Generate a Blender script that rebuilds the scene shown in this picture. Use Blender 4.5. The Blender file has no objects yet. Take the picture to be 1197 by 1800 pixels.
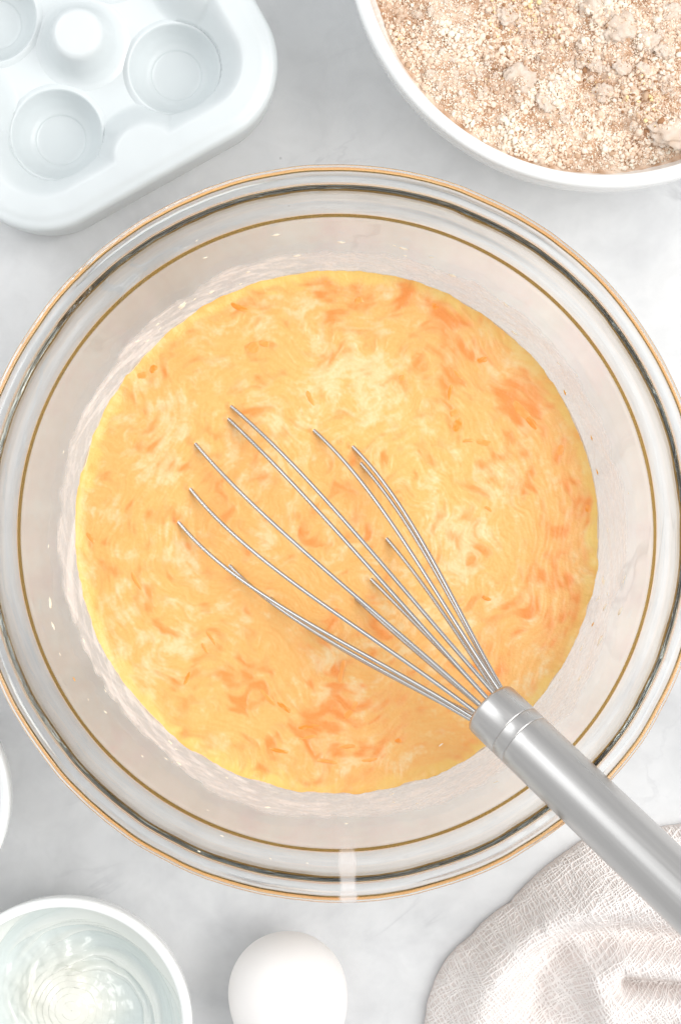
import bpy, math
import numpy as np
from mathutils import Vector

# ------------------------------------------------------------------ camera, world, lamps, exposure
sc = bpy.context.scene
CAM_H = 0.80            # camera height above the counter (metres)
FPX = 3764.0            # focal length in pixels of the 1197 x 1800 photograph
cam = bpy.data.objects.new('camera', bpy.data.cameras.new('camera'))
sc.collection.objects.link(cam)
cam.location = (0, 0, CAM_H)
cam.rotation_euler = (0, 0, 0)
cam.data.sensor_fit = 'VERTICAL'
cam.data.sensor_height = 36.0
cam.data.lens = FPX / 1800.0 * 36.0
cam.data.clip_start = 0.01
cam.data.clip_end = 20
sc.camera = cam

world = bpy.data.worlds.new('World')
sc.world = world
world.use_nodes = True
bg = world.node_tree.nodes['Background']
bg.inputs[0].default_value = (0.97, 0.985, 1.0, 1)
bg.inputs[1].default_value = 0.58


def area(name, loc, target, sx, sy, watts, col):
    l = bpy.data.lights.new(name, 'AREA')
    l.shape = 'RECTANGLE'
    l.size, l.size_y, l.energy, l.color = sx, sy, watts, col
    o = bpy.data.objects.new(name, l)
    sc.collection.objects.link(o)
    o.location = loc
    o.rotation_euler = (Vector(target) - Vector(loc)).to_track_quat('-Z', 'Y').to_euler()
    return o


area('window_light', (0.92, 0.0, 1.25), (0, -0.02, 0.03), 1.2, 1.1, 16.0, (1.0, 0.985, 0.965))
area('fill_light', (-0.95, 0.75, 1.0), (0, 0, 0.03), 0.9, 0.9, 5.0, (0.95, 0.98, 1.0))  # unseen fill lamp, added opposite the key

sc.view_settings.view_transform = 'Standard'
sc.view_settings.look = 'None'
sc.view_settings.exposure = 0.36
sc.view_settings.gamma = 1.0
sc.cycles.use_denoising = True
sc.cycles.max_bounces = 24
sc.cycles.transmission_bounces = 20
sc.cycles.glossy_bounces = 10
sc.cycles.diffuse_bounces = 5
sc.cycles.transparent_max_bounces = 16
sc.cycles.caustics_refractive = True
sc.cycles.caustics_reflective = True
sc.cycles.blur_glossy = 0.6
sc.cycles.sample_clamp_indirect = 6.0

RNG = np.random.default_rng(11)


def at(px, py, z):
    """point at height z that stands where the photograph shows (px, py)"""
    return np.array([(px - 598.5) * (CAM_H - z) / FPX, (900.0 - py) * (CAM_H - z) / FPX, z])


def lin(r, g, b):
    def f(c):
        c /= 255.0
        return c / 12.92 if c <= 0.04045 else ((c + 0.055) / 1.055) ** 2.4
    return np.array([f(r), f(g), f(b)])


# ------------------------------------------------------------------ mesh helpers
def mesh_np(name, V, F, smooth=True):
    V = np.asarray(V, dtype=np.float32).reshape(-1, 3)
    F = np.asarray(F, dtype=np.int32)
    k = F.shape[1]
    me = bpy.data.meshes.new(name)
    me.vertices.add(len(V))
    me.vertices.foreach_set('co', V.ravel())
    me.loops.add(F.size)
    me.loops.foreach_set('vertex_index', F.ravel())
    me.polygons.add(len(F))
    me.polygons.foreach_set('loop_start', np.arange(0, F.size, k, dtype=np.int32))
    me.polygons.foreach_set('loop_total', np.full(len(F), k, dtype=np.int32))
    me.polygons.foreach_set('use_smooth', np.full(len(F), smooth, dtype=bool))
    me.update(calc_edges=True)
    me.validate()
    return me


def obj(name, me, mat=None, parent=None, loc=None):
    o = bpy.data.objects.new(name, me)
    sc.collection.objects.link(o)
    if mat is not None and me is not None and len(me.materials) == 0:
        me.materials.append(mat)
    if parent is not None:
        o.parent = parent
    if loc is not None:
        o.location = [float(c) for c in loc]
    return o


def tag(o, label, cat, group=None, kind=None):
    o['label'] = label
    o['category'] = cat
    if group:
        o['group'] = group
    if kind:
        o['kind'] = kind
    return o


def color_attr(me, C):
    a = me.color_attributes.new('Col', 'FLOAT_COLOR', 'POINT')
    C = np.asarray(C, dtype=np.float32)
    a.data.foreach_set('color', np.concatenate([C, np.ones((len(C), 1), np.float32)], 1).ravel())


def catmull(P, n):
    P = np.asarray(P, float)
    P = np.vstack([2 * P[0] - P[1], P, 2 * P[-1] - P[-2]])
    out = []
    for i in range(1, len(P) - 2):
        t = np.linspace(0, 1, n, endpoint=False)[:, None]
        a, b, c, d = P[i - 1], P[i], P[i + 1], P[i + 2]
        out.append(0.5 * (2 * b + (c - a) * t + (2 * a - 5 * b + 4 * c - d) * t ** 2 + (3 * b - a - 3 * c + d) * t ** 3))
    out.append(P[-2][None])
    return np.vstack(out)


def lathe(name, prof, segs=160, smooth=True):
    """prof: (r, z) list; open ends on the axis are closed with a tiny radius"""
    prof = np.asarray(prof, float)
    prof[:, 0] = np.maximum(prof[:, 0], 1e-6)
    a = np.linspace(0, 2 * np.pi, segs, endpoint=False)
    n = len(prof)
    V = np.stack([prof[:, 0][:, None] * np.cos(a), prof[:, 0][:, None] * np.sin(a),
                  np.repeat(prof[:, 1][:, None], segs, 1)], 2).reshape(-1, 3)
    i, j = np.meshgrid(np.arange(n - 1), np.arange(segs), indexing='ij')
    j2 = (j + 1) % segs
    F = np.stack([i * segs + j, (i + 1) * segs + j, (i + 1) * segs + j2, i * segs + j2], -1).reshape(-1, 4)
    return mesh_np(name, V, F, smooth)


def grid_faces(n, m, close_m=False):
    i, j = np.meshgrid(np.arange(n - 1), np.arange(m if close_m else m - 1), indexing='ij')
    j2 = (j + 1) % m
    return np.stack([i * m + j, (i + 1) * m + j, (i + 1) * m + j2, i * m + j2], -1).reshape(-1, 4)


def tube(pts, rad, k=8):
    """swept tube (V, F) along pts, closed with end points"""
    P = np.asarray(pts, float)
    n = len(P)
    rad = np.broadcast_to(np.asarray(rad, float), (n,))
    T = np.gradient(P, axis=0)
    T /= np.linalg.norm(T, axis=1)[:, None] + 1e-12
    ref = np.array([0.0, 0, 1]) if abs(T[0][2]) < 0.9 else np.array([1.0, 0, 0])
    N = np.zeros_like(P)
    v = np.cross(T[0], ref)
    for i in range(n):
        v = v - T[i] * np.dot(v, T[i])
        v /= np.linalg.norm(v) + 1e-12
        N[i] = v
    B = np.cross(T, N)
    a = np.linspace(0, 2 * np.pi, k, endpoint=False)
    V = P[:, None] + rad[:, None, None] * (np.cos(a)[None, :, None] * N[:, None] + np.sin(a)[None, :, None] * B[:, None])
    return V.reshape(-1, 3), grid_faces(n, k, True)


# ------------------------------------------------------------------ numpy noise
def _hash(ix, iy, seed):
    h = (ix.astype(np.int64) * 374761393 + iy.astype(np.int64) * 668265263 + seed * 1442695041) & 0x7FFFFFFF
    h = ((h ^ (h >> 13)) * 1274126177) & 0x7FFFFFFF
    h = (h ^ (h >> 16)) & 0xFFFFFF
    return h / float(0xFFFFFF)


def vnoise(x, y, seed=0):
    ix, iy = np.floor(x), np.floor(y)
    fx, fy = x - ix, y - iy
    fx, fy = fx * fx * fx * (fx * (6 * fx - 15) + 10), fy * fy * fy * (fy * (6 * fy - 15) + 10)
    a, b = _hash(ix, iy, seed), _hash(ix + 1, iy, seed)
    c, d = _hash(ix, iy + 1, seed), _hash(ix + 1, iy + 1, seed)
    return (a * (1 - fx) + b * fx) * (1 - fy) + (c * (1 - fx) + d * fx) * fy


def fbm(x, y, seed=0, octv=4, gain=0.5):
    s, w, t = 0, 1.0, 0.0
    for o in range(octv):
        c, sn = math.cos(0.7 * o), math.sin(0.7 * o)
        s = s + w * vnoise((c * x - sn * y) * 2 ** o + 17.3 * o, (sn * x + c * y) * 2 ** o - 9.1 * o, seed + 31 * o)
        t += w
        w *= gain
    return s / t


def sstep(a, b, x):
    t = np.clip((x - a) / (b - a), 0, 1)
    return t * t * (3 - 2 * t)


def poly_dist(x, y, pts):
    """distance of points to an open polyline"""
    d = np.full(x.shape, 1e9)
    for (ax, ay), (bx, by) in zip(pts[:-1], pts[1:]):
        vx, vy = bx - ax, by - ay
        t = np.clip(((x - ax) * vx + (y - ay) * vy) / (vx * vx + vy * vy), 0, 1)
        d = np.minimum(d, np.hypot(x - ax - t * vx, y - ay - t * vy))
    return d


# ------------------------------------------------------------------ materials
def new_mat(name):
    m = bpy.data.materials.new(name)
    m.use_nodes = True
    nt = m.node_tree
    return m, nt, nt.nodes, nt.links, nt.nodes['Principled BSDF']


def noise_node(nt, scale, detail=4.0, rough=0.55, dist=0.0, coord='Object'):
    tc = nt.nodes.new('ShaderNodeTexCoord')
    n = nt.nodes.new('ShaderNodeTexNoise')
    n.inputs['Scale'].default_value = scale
    n.inputs['Detail'].default_value = detail
    n.inputs['Roughness'].default_value = rough
    n.inputs['Distortion'].default_value = dist
    nt.links.new(tc.outputs[coord], n.inputs['Vector'])
    return n


def ramp_node(nt, src, stops):
    r = nt.nodes.new('ShaderNodeValToRGB')
    e = r.color_ramp.elements
    while len(e) < len(stops):
        e.new(0.5)
    for k, (p, c) in enumerate(stops):
        e[k].position = p
        e[k].color = (float(c[0]), float(c[1]), float(c[2]), 1)
    nt.links.new(src, r.inputs[0])
    return r


def bump_node(nt, src, strength, dist, bsdf):
    b = nt.nodes.new('ShaderNodeBump')
    b.inputs['Strength'].default_value = strength
    b.inputs['Distance'].default_value = dist
    nt.links.new(src, b.inputs['Height'])
    nt.links.new(b.outputs[0], bsdf.inputs['Normal'])
    return b


def mat_marble():
    m, nt, N, L, b = new_mat('marble')
    n1 = noise_node(nt, 9.0, 5, 0.6, 0.8)
    n2 = noise_node(nt, 75.0, 5, 0.65, 0.5)
    r1 = ramp_node(nt, n1.outputs[0], [(0.30, lin(200, 201, 203)), (0.46, lin(218, 219, 220)), (0.68, lin(230, 230, 230))])
    r2 = ramp_node(nt, n2.outputs[0], [(0.30, (0.93,) * 3), (0.6, (1, 1, 1))])
    mx = N.new('ShaderNodeMix')
    mx.data_type = 'RGBA'
    mx.blend_type = 'MULTIPLY'
    mx.inputs[0].default_value = 1.0
    L.new(r1.outputs[0], mx.inputs[6])
    L.new(r2.outputs[0], mx.inputs[7])
    # thin grey veins: a narrow band of a distorted noise
    nv = noise_node(nt, 5.0, 6, 0.6, 1.6)
    rv = ramp_node(nt, nv.outputs[0], [(0.487, (1, 1, 1)), (0.5, (0.80, 0.80, 0.81)), (0.513, (1, 1, 1))])
    nf = noise_node(nt, 14.0, 2)
    rf = ramp_node(nt, nf.outputs[0], [(0.5, (0, 0, 0)), (0.66, (1, 1, 1))])
    mv = N.new('ShaderNodeMix')
    mv.data_type = 'RGBA'
    mv.blend_type = 'MULTIPLY'
    L.new(rf.outputs[0], mv.inputs[0])
    L.new(mx.outputs[2], mv.inputs[6])
    L.new(rv.outputs[0], mv.inputs[7])
    # tiny dark specks
    vo = N.new('ShaderNodeTexVoronoi')
    vo.inputs['Scale'].default_value = 70
    tc = N.new('ShaderNodeTexCoord')
    L.new(tc.outputs['Object'], vo.inputs['Vector'])
    rs = ramp_node(nt, vo.outputs['Distance'], [(0.02, (0.72, 0.72, 0.72)), (0.045, (1, 1, 1))])
    ms = N.new('ShaderNodeMix')
    ms.data_type = 'RGBA'
    ms.blend_type = 'MULTIPLY'
    nsp = noise_node(nt, 30.0, 1)
    rsp = ramp_node(nt, nsp.outputs[0], [(0.58, (0, 0, 0)), (0.62, (1, 1, 1))])
    L.new(rsp.outputs[0], ms.inputs[0])
    L.new(mv.outputs[2], ms.inputs[6])
    L.new(rs.outputs[0], ms.inputs[7])
    L.new(ms.outputs[2], b.inputs['Base Color'])
    b.inputs['Roughness'].default_value = 0.42
    b.inputs['Specular IOR Level'].default_value = 0.3
    bump_node(nt, n2.outputs[0], 0.08, 0.0006, b)
    return m


def mat_ceramic(name, col, rough=0.16, coat=0.0):
    m, nt, N, L, b = new_mat(name)
    n = noise_node(nt, 60.0, 2)
    c = np.array(col)
    r = ramp_node(nt, n.outputs[0], [(0.3, c * 0.975), (0.7, np.minimum(c * 1.01, 0.93))])
    L.new(r.outputs[0], b.inputs['Base Color'])
    b.inputs['Roughness'].default_value = rough
    bump_node(nt, n.outputs[0], 0.05, 0.0004, b)
    return m


def mat_glass():
    m, nt, N, L, b = new_mat('clear_glass')
    b.inputs['Base Color'].default_value = (0.985, 0.99, 0.985, 1)
    b.inputs['Roughness'].default_value = 0.0
    b.inputs['IOR'].default_value = 1.49
    b.inputs['Transmission Weight'].default_value = 1.0
    va = N.new('ShaderNodeVolumeAbsorption')
    va.inputs['Color'].default_value = (0.50, 0.58, 0.52, 1)
    va.inputs['Density'].default_value = 2.6
    L.new(va.outputs[0], N['Material Output'].inputs['Volume'])
    n = noise_node(nt, 26.0, 2)
    bump_node(nt, n.outputs[0], 0.12, 0.0012, b)
    return m


def mat_attr(name, rough, spec=0.5, bump=None, sss=0.0, sss_col=None):
    m, nt, N, L, b = new_mat(name)
    a = N.new('ShaderNodeVertexColor')
    a.layer_name = 'Col'
    L.new(a.outputs[0], b.inputs['Base Color'])
    b.inputs['Roughness'].default_value = rough
    b.inputs['Specular IOR Level'].default_value = spec
    if sss:
        b.inputs['Subsurface Weight'].default_value = sss
        b.inputs['Subsurface Radius'].default_value = sss_col
        b.inputs['Subsurface Scale'].default_value = 1.0
    if bump:
        n = noise_node(nt, bump[0], 4)
        bump_node(nt, n.outputs[0], bump[1], bump[2], b)
    return m


def mat_steel(name, rough, stretch, col=(0.72, 0.71, 0.695)):
    m, nt, N, L, b = new_mat(name)
    tc = N.new('ShaderNodeTexCoord')
    mp = N.new('ShaderNodeMapping')
    mp.inputs['Scale'].default_value = stretch
    L.new(tc.outputs['Object'], mp.inputs['Vector'])
    n = N.new('ShaderNodeTexNoise')
    n.inputs['Scale'].default_value = 1.0
    n.inputs['Detail'].default_value = 3
    L.new(mp.outputs[0], n.inputs['Vector'])
    c = np.array(col)
    r = ramp_node(nt, n.outputs[0], [(0.3, c * 0.96), (0.7, c * 1.03)])
    L.new(r.outputs[0], b.inputs['Base Color'])
    b.inputs['Metallic'].default_value = 1.0
    rr = ramp_node(nt, n.outputs[0], [(0.3, (rough * 0.8,) * 3), (0.7, (rough * 1.2,) * 3)])
    L.new(rr.outputs[0], b.inputs['Roughness'])
    if stretch[0] != stretch[1]:
        bump_node(nt, n.outputs[0], 0.05, 0.0001, b)
    return m


def mat_film():
    """thin milky smear and pale rim reflection: see-through where it is thin"""
    m, nt, N, L, b = new_mat('milk_smear')
    out = N['Material Output']
    b.inputs['Base Color'].default_value = (*lin(252, 246, 243), 1)
    b.inputs['Roughness'].default_value = 0.35
    tr = N.new('ShaderNodeBsdfTransparent')
    mix = N.new('ShaderNodeMixShader')
    at_ = N.new('ShaderNodeVertexColor')
    at_.layer_name = 'Col'
    L.new(at_.outputs[0], mix.inputs[0])
    L.new(tr.outputs[0], mix.inputs[1])
    L.new(b.outputs[0], mix.inputs[2])
    L.new(mix.outputs[0], out.inputs['Surface'])
    n = noise_node(nt, 420.0, 4, 0.6)
    bump_node(nt, n.outputs[0], 0.5, 0.0008, b)
    return m


MARBLE = mat_marble()
PORCELAIN = mat_ceramic('white_porcelain', lin(244, 245, 244))
TRAY_GLAZE = mat_ceramic('tray_glaze', lin(217, 222, 223), 0.30)
EGGSHELL = mat_ceramic('eggshell', lin(246, 242, 239), 0.48)
GLASS = mat_glass()
BATTER = mat_attr('egg_batter', 0.30, 0.4, (1100.0, 0.35, 0.0004))
SHRED = mat_attr('orange_shred', 0.4, 0.35)
FILM = mat_film()  # wall smear; also carries the reflection built across the rim
STEEL = mat_steel('brushed_steel', 0.34, (12, 500, 500), (0.57, 0.555, 0.54))
WIRE = mat_steel('whisk_wire', 0.26, (40, 40, 40), (0.54, 0.525, 0.51))
FLOUR = mat_attr('flour', 0.95, 0.1, (1500.0, 0.6, 0.0004))
EGGWHITE = mat_attr('egg_white_smear', 0.12, 0.5)
CLOTH = mat_attr('gauze_cloth', 1.0, 0.0, (1200.0, 0.2, 0.0003))


# ------------------------------------------------------------------ the counter
def build_counter():
    V = [(-1.6, -1.6, -0.03), (1.6, -1.6, -0.03), (1.6, 1.6, -0.03), (-1.6, 1.6, -0.03),
         (-1.6, -1.6, 0), (1.6, -1.6, 0), (1.6, 1.6, 0), (-1.6, 1.6, 0)]
    F = [(3, 2, 1, 0), (4, 5, 6, 7), (0, 1, 5, 4), (1, 2, 6, 5), (2, 3, 7, 6), (3, 0, 4, 7)]
    o = obj('countertop', mesh_np('countertop', V, F, False), MARBLE)
    o['kind'] = 'structure'
    o['label'] = 'pale grey marbled stone countertop under everything'


build_counter()

# ------------------------------------------------------------------ the glass mixing bowl
BOWL = np.array([-0.0012, -0.0070, 0.0])
ZM = 0.045                      # level of the egg mixture
INNER = [(0.0, 0.0058), (0.022, 0.0059), (0.042, 0.0072), (0.058, 0.0118), (0.070, 0.0190), (0.0795, 0.0285),
         (0.0868, 0.0375), (0.0918, 0.0455), (0.0965, 0.0560), (0.1010, 0.0690), (0.1046, 0.0810)]
RIM = [(0.1054, 0.0838), (0.10645, 0.0861), (0.1079, 0.0884), (0.10935, 0.0908), (0.1107, 0.0936), (0.1119, 0.0964),
       (0.1131, 0.0987), (0.1147, 0.1003), (0.1164, 0.1017), (0.1172, 0.1034), (0.1182, 0.1046), (0.1194, 0.1044),
       (0.1202, 0.1030), (0.1202, 0.1006), (0.1193, 0.0986), (0.1176, 0.0972), (0.1162, 0.0956), (0.1153, 0.0928),
       (0.1143, 0.0898), (0.1130, 0.0869), (0.1112, 0.0846), (0.1094, 0.0815)]
RIM_IN = 10      # the first points of RIM face the inside of the bowl


def inner_profile():
    return catmull(INNER, 10)


def r_inner(z):
    p = inner_profile()
    return float(np.interp(z, p[:, 1], p[:, 0]))


def build_glass_bowl():
    pin = inner_profile()
    T = np.gradient(pin, axis=0)
    T /= np.linalg.norm(T, axis=1)[:, None]
    nrm = np.stack([T[:, 1], -T[:, 0]], 1)
    th = np.interp(pin[:, 1], [0.006, 0.03, 0.081], [0.0056, 0.0047, 0.0045])
    pout = pin + nrm * th[:, None]
    pout[:, 1] = np.maximum(pout[:, 1], 0.0)
    pout = pout[pout[:, 1] < 0.0805]
    rim = catmull([tuple(pin[-1])] + RIM + [tuple(pout[-1])], 8)
    prof = np.vstack([pin[:-1], rim, pout[::-1][1:]])
    prof[-1, 0] = 0
    me = lathe('glass_mixing_bowl', prof, 360)
    # pressed glass is never perfectly true: slight waviness, strongest in the rolled rim
    co = np.zeros(len(me.vertices) * 3, np.float32)
    me.vertices.foreach_get('co', co)
    co = co.reshape(-1, 3)
    ca_ = np.arctan2(co[:, 1], co[:, 0])
    k_ = sstep(0.080, 0.100, co[:, 2])
    wv = (fbm(np.cos(ca_) * 6, np.sin(ca_) * 6, 601, 3) - 0.5) * 0.00042 + (fbm(np.cos(ca_) * 34, np.sin(ca_) * 34, 602, 2) - 0.5) * 0.00013
    wr = (fbm(np.cos(ca_) * 7 + 9, np.sin(ca_) * 7, 603, 3) - 0.5) * 0.0006
    co[:, 2] += wv * k_
    co[:, 0] += np.cos(ca_) * wr * k_
    co[:, 1] += np.sin(ca_) * wr * k_
    me.vertices.foreach_set('co', co.ravel())
    me.update()
    o = obj('glass_mixing_bowl', me, GLASS, loc=BOWL)
    tag(o, 'large clear glass mixing bowl with thick rolled rim, holding the orange egg mixture', 'bowl')
    # milky smear left on the inner wall by whisking
    nz, na = 60, 720
    pz = np.linspace(0.0440, 0.0735, nz)
    p = inner_profile()
    pr = np.interp(pz, p[:, 1], p[:, 0]) - 0.00022
    a = np.linspace(0, 2 * np.pi, na, endpoint=False)
    ca, sa = np.cos(a), np.sin(a)
    V = np.stack([pr[:, None] * ca, pr[:, None] * sa, np.repeat(pz[:, None], na, 1)], 2)
    A, Z = np.meshgrid(a, pz)
    X = np.cos(A) * 9
    Y = np.sin(A) * 9
    edge = 0.0612 + 0.0050 * (fbm(X * 0.35 + 5, Y * 0.35, 3, 3) - 0.5) * 2 + 0.0022 * (fbm(X * 2.5, Y * 2.5, 8, 3) - 0.5) * 2
    edge -= 0.003 * np.cos(A - 2.6)
    S = fbm(X * 1.6 + Z * 90, Y * 1.6 + Z * 500, 5, 4)
    S2 = fbm(X * 4 + Z * 400, Y * 4 - Z * 900, 15, 3)
    alpha = (0.34 + 0.26 * sstep(0.44, 0.72, S) + 0.13 * sstep(0.48, 0.74, S2)) * sstep(0.0012, -0.0022, Z - edge)
    alpha += 0.08 * sstep(0.0005, -0.0002, np.abs(Z - edge) - 0.0004)
    alpha = np.maximum(alpha, 0.05 * sstep(0.0735, 0.060, Z))
    alpha = np.maximum(alpha, 0.85 * sstep(0.0463, 0.0452, Z))
    me = mesh_np('milk_smear', V.reshape(-1, 3), grid_faces(nz, na, True))
    color_attr(me, np.repeat(np.clip(alpha, 0, 0.95).reshape(-1, 1), 3, 1))
    f = obj('milk_smear', me, FILM, o)
    f['label'] = 'thin cloudy cream smear on the inside wall of the bowl'
    # pale reflection across the wall and rim, built as a see-through film strip
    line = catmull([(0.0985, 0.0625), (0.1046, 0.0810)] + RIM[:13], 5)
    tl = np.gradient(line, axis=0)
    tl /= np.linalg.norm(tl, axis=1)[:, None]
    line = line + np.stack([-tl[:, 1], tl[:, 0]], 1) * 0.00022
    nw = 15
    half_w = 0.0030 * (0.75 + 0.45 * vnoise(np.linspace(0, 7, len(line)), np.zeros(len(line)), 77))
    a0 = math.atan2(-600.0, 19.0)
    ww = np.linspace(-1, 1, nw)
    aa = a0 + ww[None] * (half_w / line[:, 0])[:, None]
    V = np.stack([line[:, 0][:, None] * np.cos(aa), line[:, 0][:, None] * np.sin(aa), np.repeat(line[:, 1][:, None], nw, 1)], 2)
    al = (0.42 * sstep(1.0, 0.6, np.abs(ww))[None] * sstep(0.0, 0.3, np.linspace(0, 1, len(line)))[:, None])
    me = mesh_np('reflection_strip', V.reshape(-1, 3), grid_faces(len(line), nw))
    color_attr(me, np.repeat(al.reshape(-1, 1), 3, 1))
    obj('reflection_strip', me, FILM, o)
    # dried drops stuck to the inner wall
    spl = []
    for k in range(4):
        n, mm = 7, 12
        u = np.linspace(0, 1, n)
        an = np.linspace(0, 2 * np.pi, mm, endpoint=False)
        rad = 1 + 0.35 * (vnoise(np.cos(an) * 2 + 9 * k, np.sin(an) * 2, 40 + k) - 0.5) * 2
        Vd = np.stack([u[:, None] * np.cos(an) * rad, u[:, None] * np.sin(an) * rad * 0.45,
                       np.repeat((0.30 * (1 - u ** 2))[:, None] - 0.04, mm, 1)], 2)
        me = mesh_np('drop', Vd.reshape(-1, 3), grid_faces(n, mm, True))
        spl.append(me)
    cr = bpy.data.materials.new('cream_drop')
    cr.use_nodes = True
    cb = cr.node_tree.nodes['Principled BSDF']
    nn = noise_node(cr.node_tree, 3.0, 2)
    rr = ramp_node(cr.node_tree, nn.outputs[0], [(0.3, lin(248, 232, 205)), (0.7, lin(252, 240, 222))])
    cr.node_tree.links.new(rr.outputs[0], cb.inputs['Base Color'])
    cb.inputs['Roughness'].default_value = 0.35
    orr = cr.copy()
    orr.name = 'orange_fleck'
    for nd in orr.node_tree.nodes:
        if nd.type == 'VALTORGB':
            nd.color_ramp.elements[0].color = (*lin(240, 160, 50), 1)
            nd.color_ramp.elements[1].color = (*lin(248, 185, 70), 1)
    spots = [(775, 1310, 0), (346, 422, 1), (361, 452, 0), (320, 535, 2), (322, 537, 2), (485, 412, 2), (600, 425, 2),
             (890, 535, 2), (905, 585, 2), (390, 1470, 1), (350, 1497, 1), (475, 1510, 1), (540, 1518, 1), (470, 1420, 2),
             (85, 960, 1), (88, 1060, 2), (93, 1100, 2), (105, 1150, 1), (155, 1230, 1), (185, 1215, 1), (250, 1330, 1),
             (365, 1425, 1), (1090, 1075, 2), (1063, 1068, 2), (130, 1194, 3), (1042, 1098, 3), (993, 690, 3), (1040, 770, 3), (1050, 830, 3)]
    for k in range(46):
        aa = RNG.uniform(0, 2 * np.pi)
        rp = RNG.uniform(468, 520)
        spots.append((593 + rp * math.cos(aa), 937 + rp * math.sin(aa), 0 if RNG.random() < 0.75 else 2))
    zt = np.linspace(0.046, 0.100, 400)
    prof_r = np.interp(zt, np.r_[p[:, 1], [q_[1] for q_ in RIM[:RIM_IN]]], np.r_[p[:, 0], [q_[0] for q_ in RIM[:RIM_IN]]])
    for (px, py, kind) in spots:
        # drop sits where the line of sight meets the inner wall
        q = np.array([at(px, py, z)[:2] - BOWL[:2] for z in zt])
        i = int(np.argmin(np.abs(np.hypot(q[:, 0], q[:, 1]) - prof_r)))
        x, y, z = q[i][0], q[i][1], zt[i]
        rr_ = math.hypot(x, y)
        tz = np.array([prof_r[min(i + 1, 399)] - prof_r[max(i - 1, 0)], zt[min(i + 1, 399)] - zt[max(i - 1, 0)]])
        tz /= np.linalg.norm(tz)
        er = np.array([x / rr_, y / rr_, 0])
        up = er * tz[0] + np.array([0, 0, tz[1]])
        tang = np.array([-er[1], er[0], 0])
        nrm_ = np.cross(tang, up)
        if np.dot(nrm_, er) > 0:
            nrm_ = -nrm_
        size = {0: 0.0007, 1: 0.0005, 2: 0.0014, 3: 0.0010}[kind] * RNG.uniform(0.75, 1.3)
        me = spl[RNG.integers(4)]
        d = obj('orange_fleck' if kind == 3 else 'dried_drop', me, None, o)
        d.data = me
        if len(me.materials) == 0:
            me.materials.append(cr)
        d.material_slots[0].link = 'OBJECT'
        d.material_slots[0].material = orr if kind == 3 else cr
        rot = RNG.uniform(-0.6, 0.6)
        e1 = tang * math.cos(rot) + up * math.sin(rot)
        e2 = np.cross(nrm_, e1)
        from mathutils import Matrix
        M = Matrix.Identity(4)
        for r_ in range(3):
            M[r_][0], M[r_][1], M[r_][2] = e1[r_] * size, e2[r_] * size, nrm_[r_] * size
        pos = np.array([er[0] * rr_, er[1] * rr_, z]) + nrm_ * 0.0002
        M[0][3], M[1][3], M[2][3] = pos
        d.matrix_local = M
    return o


build_glass_bowl()


# ------------------------------------------------------------------ the egg mixture
ORANGE = [(430, 535, 30), (450, 610, 32), (270, 660, 28), (635, 530, 22), (575, 495, 16), (760, 540, 18), (780, 590, 55),
          (800, 735, 22), (915, 725, 26), (850, 778, 16), (1030, 890, 28), (1000, 880, 25), (990, 790, 18), (930, 700, 34),
          (540, 700, 25), (660, 800, 44), (700, 960, 30), (360, 940, 30), (440, 985, 25), (165, 950, 16), (240, 1020, 22),
          (230, 905, 20), (330, 1190, 20), (370, 1120, 16), (490, 1230, 38), (600, 1180, 20), (545, 1275, 26), (615, 1255, 22),
          (560, 1320, 40), (440, 1220, 42), (700, 1300, 22), (860, 1050, 25), (800, 640, 32), (710, 520, 22), (850, 640, 28),
          (320, 590, 25), (490, 850, 15), (700, 1240, 30), (940, 1080, 25), (200, 1000, 15), (150, 850, 14), (960, 1000, 20),
          (200, 740, 18), (250, 780, 16), (640, 1330, 26), (520, 1290, 22), (880, 680, 20), (965, 930, 22), (720, 610, 20)]
PALE = [(620, 680, 60), (430, 690, 45), (560, 560, 40), (440, 830, 35), (800, 800, 55), (650, 620, 50), (350, 1080, 60),
        (780, 960, 42), (850, 900, 45), (300, 760, 40), (470, 940, 26), (540, 1170, 34), (700, 700, 34), (720, 1120, 40),
        (210, 1080, 30), (400, 1180, 30), (880, 560, 22), (640, 1240, 22)]


WIRE_EXITS = [(405, 713), (400, 735), (342, 778), (333, 857), (312, 915), (402, 992), (473, 1049), (536, 1095),
              (623, 1049), (650, 1016), (678, 945), (632, 812), (618, 783), (550, 755)]


def lic(field, vx, vy, steps, h):
    n = field.shape[0]
    gx, gy = np.meshgrid(np.arange(n, dtype=float), np.arange(n, dtype=float))

    def samp(f, x, y):
        x = np.clip(x, 0, n - 1.001)
        y = np.clip(y, 0, n - 1.001)
        i, j = x.astype(int), y.astype(int)
        u, v = x - i, y - j
        return (f[j, i] * (1 - u) + f[j, i + 1] * u) * (1 - v) + (f[j + 1, i] * (1 - u) + f[j + 1, i + 1] * u) * v
    acc = field.copy()
    for sgn in (1, -1):
        x, y = gx.copy(), gy.copy()
        for k in range(steps):
            a, b = samp(vx, x, y), samp(vy, x, y)
            x += sgn * h * a
            y += sgn * h * b
            acc += samp(field, x, y)
    return acc / (2 * steps + 1)


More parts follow.
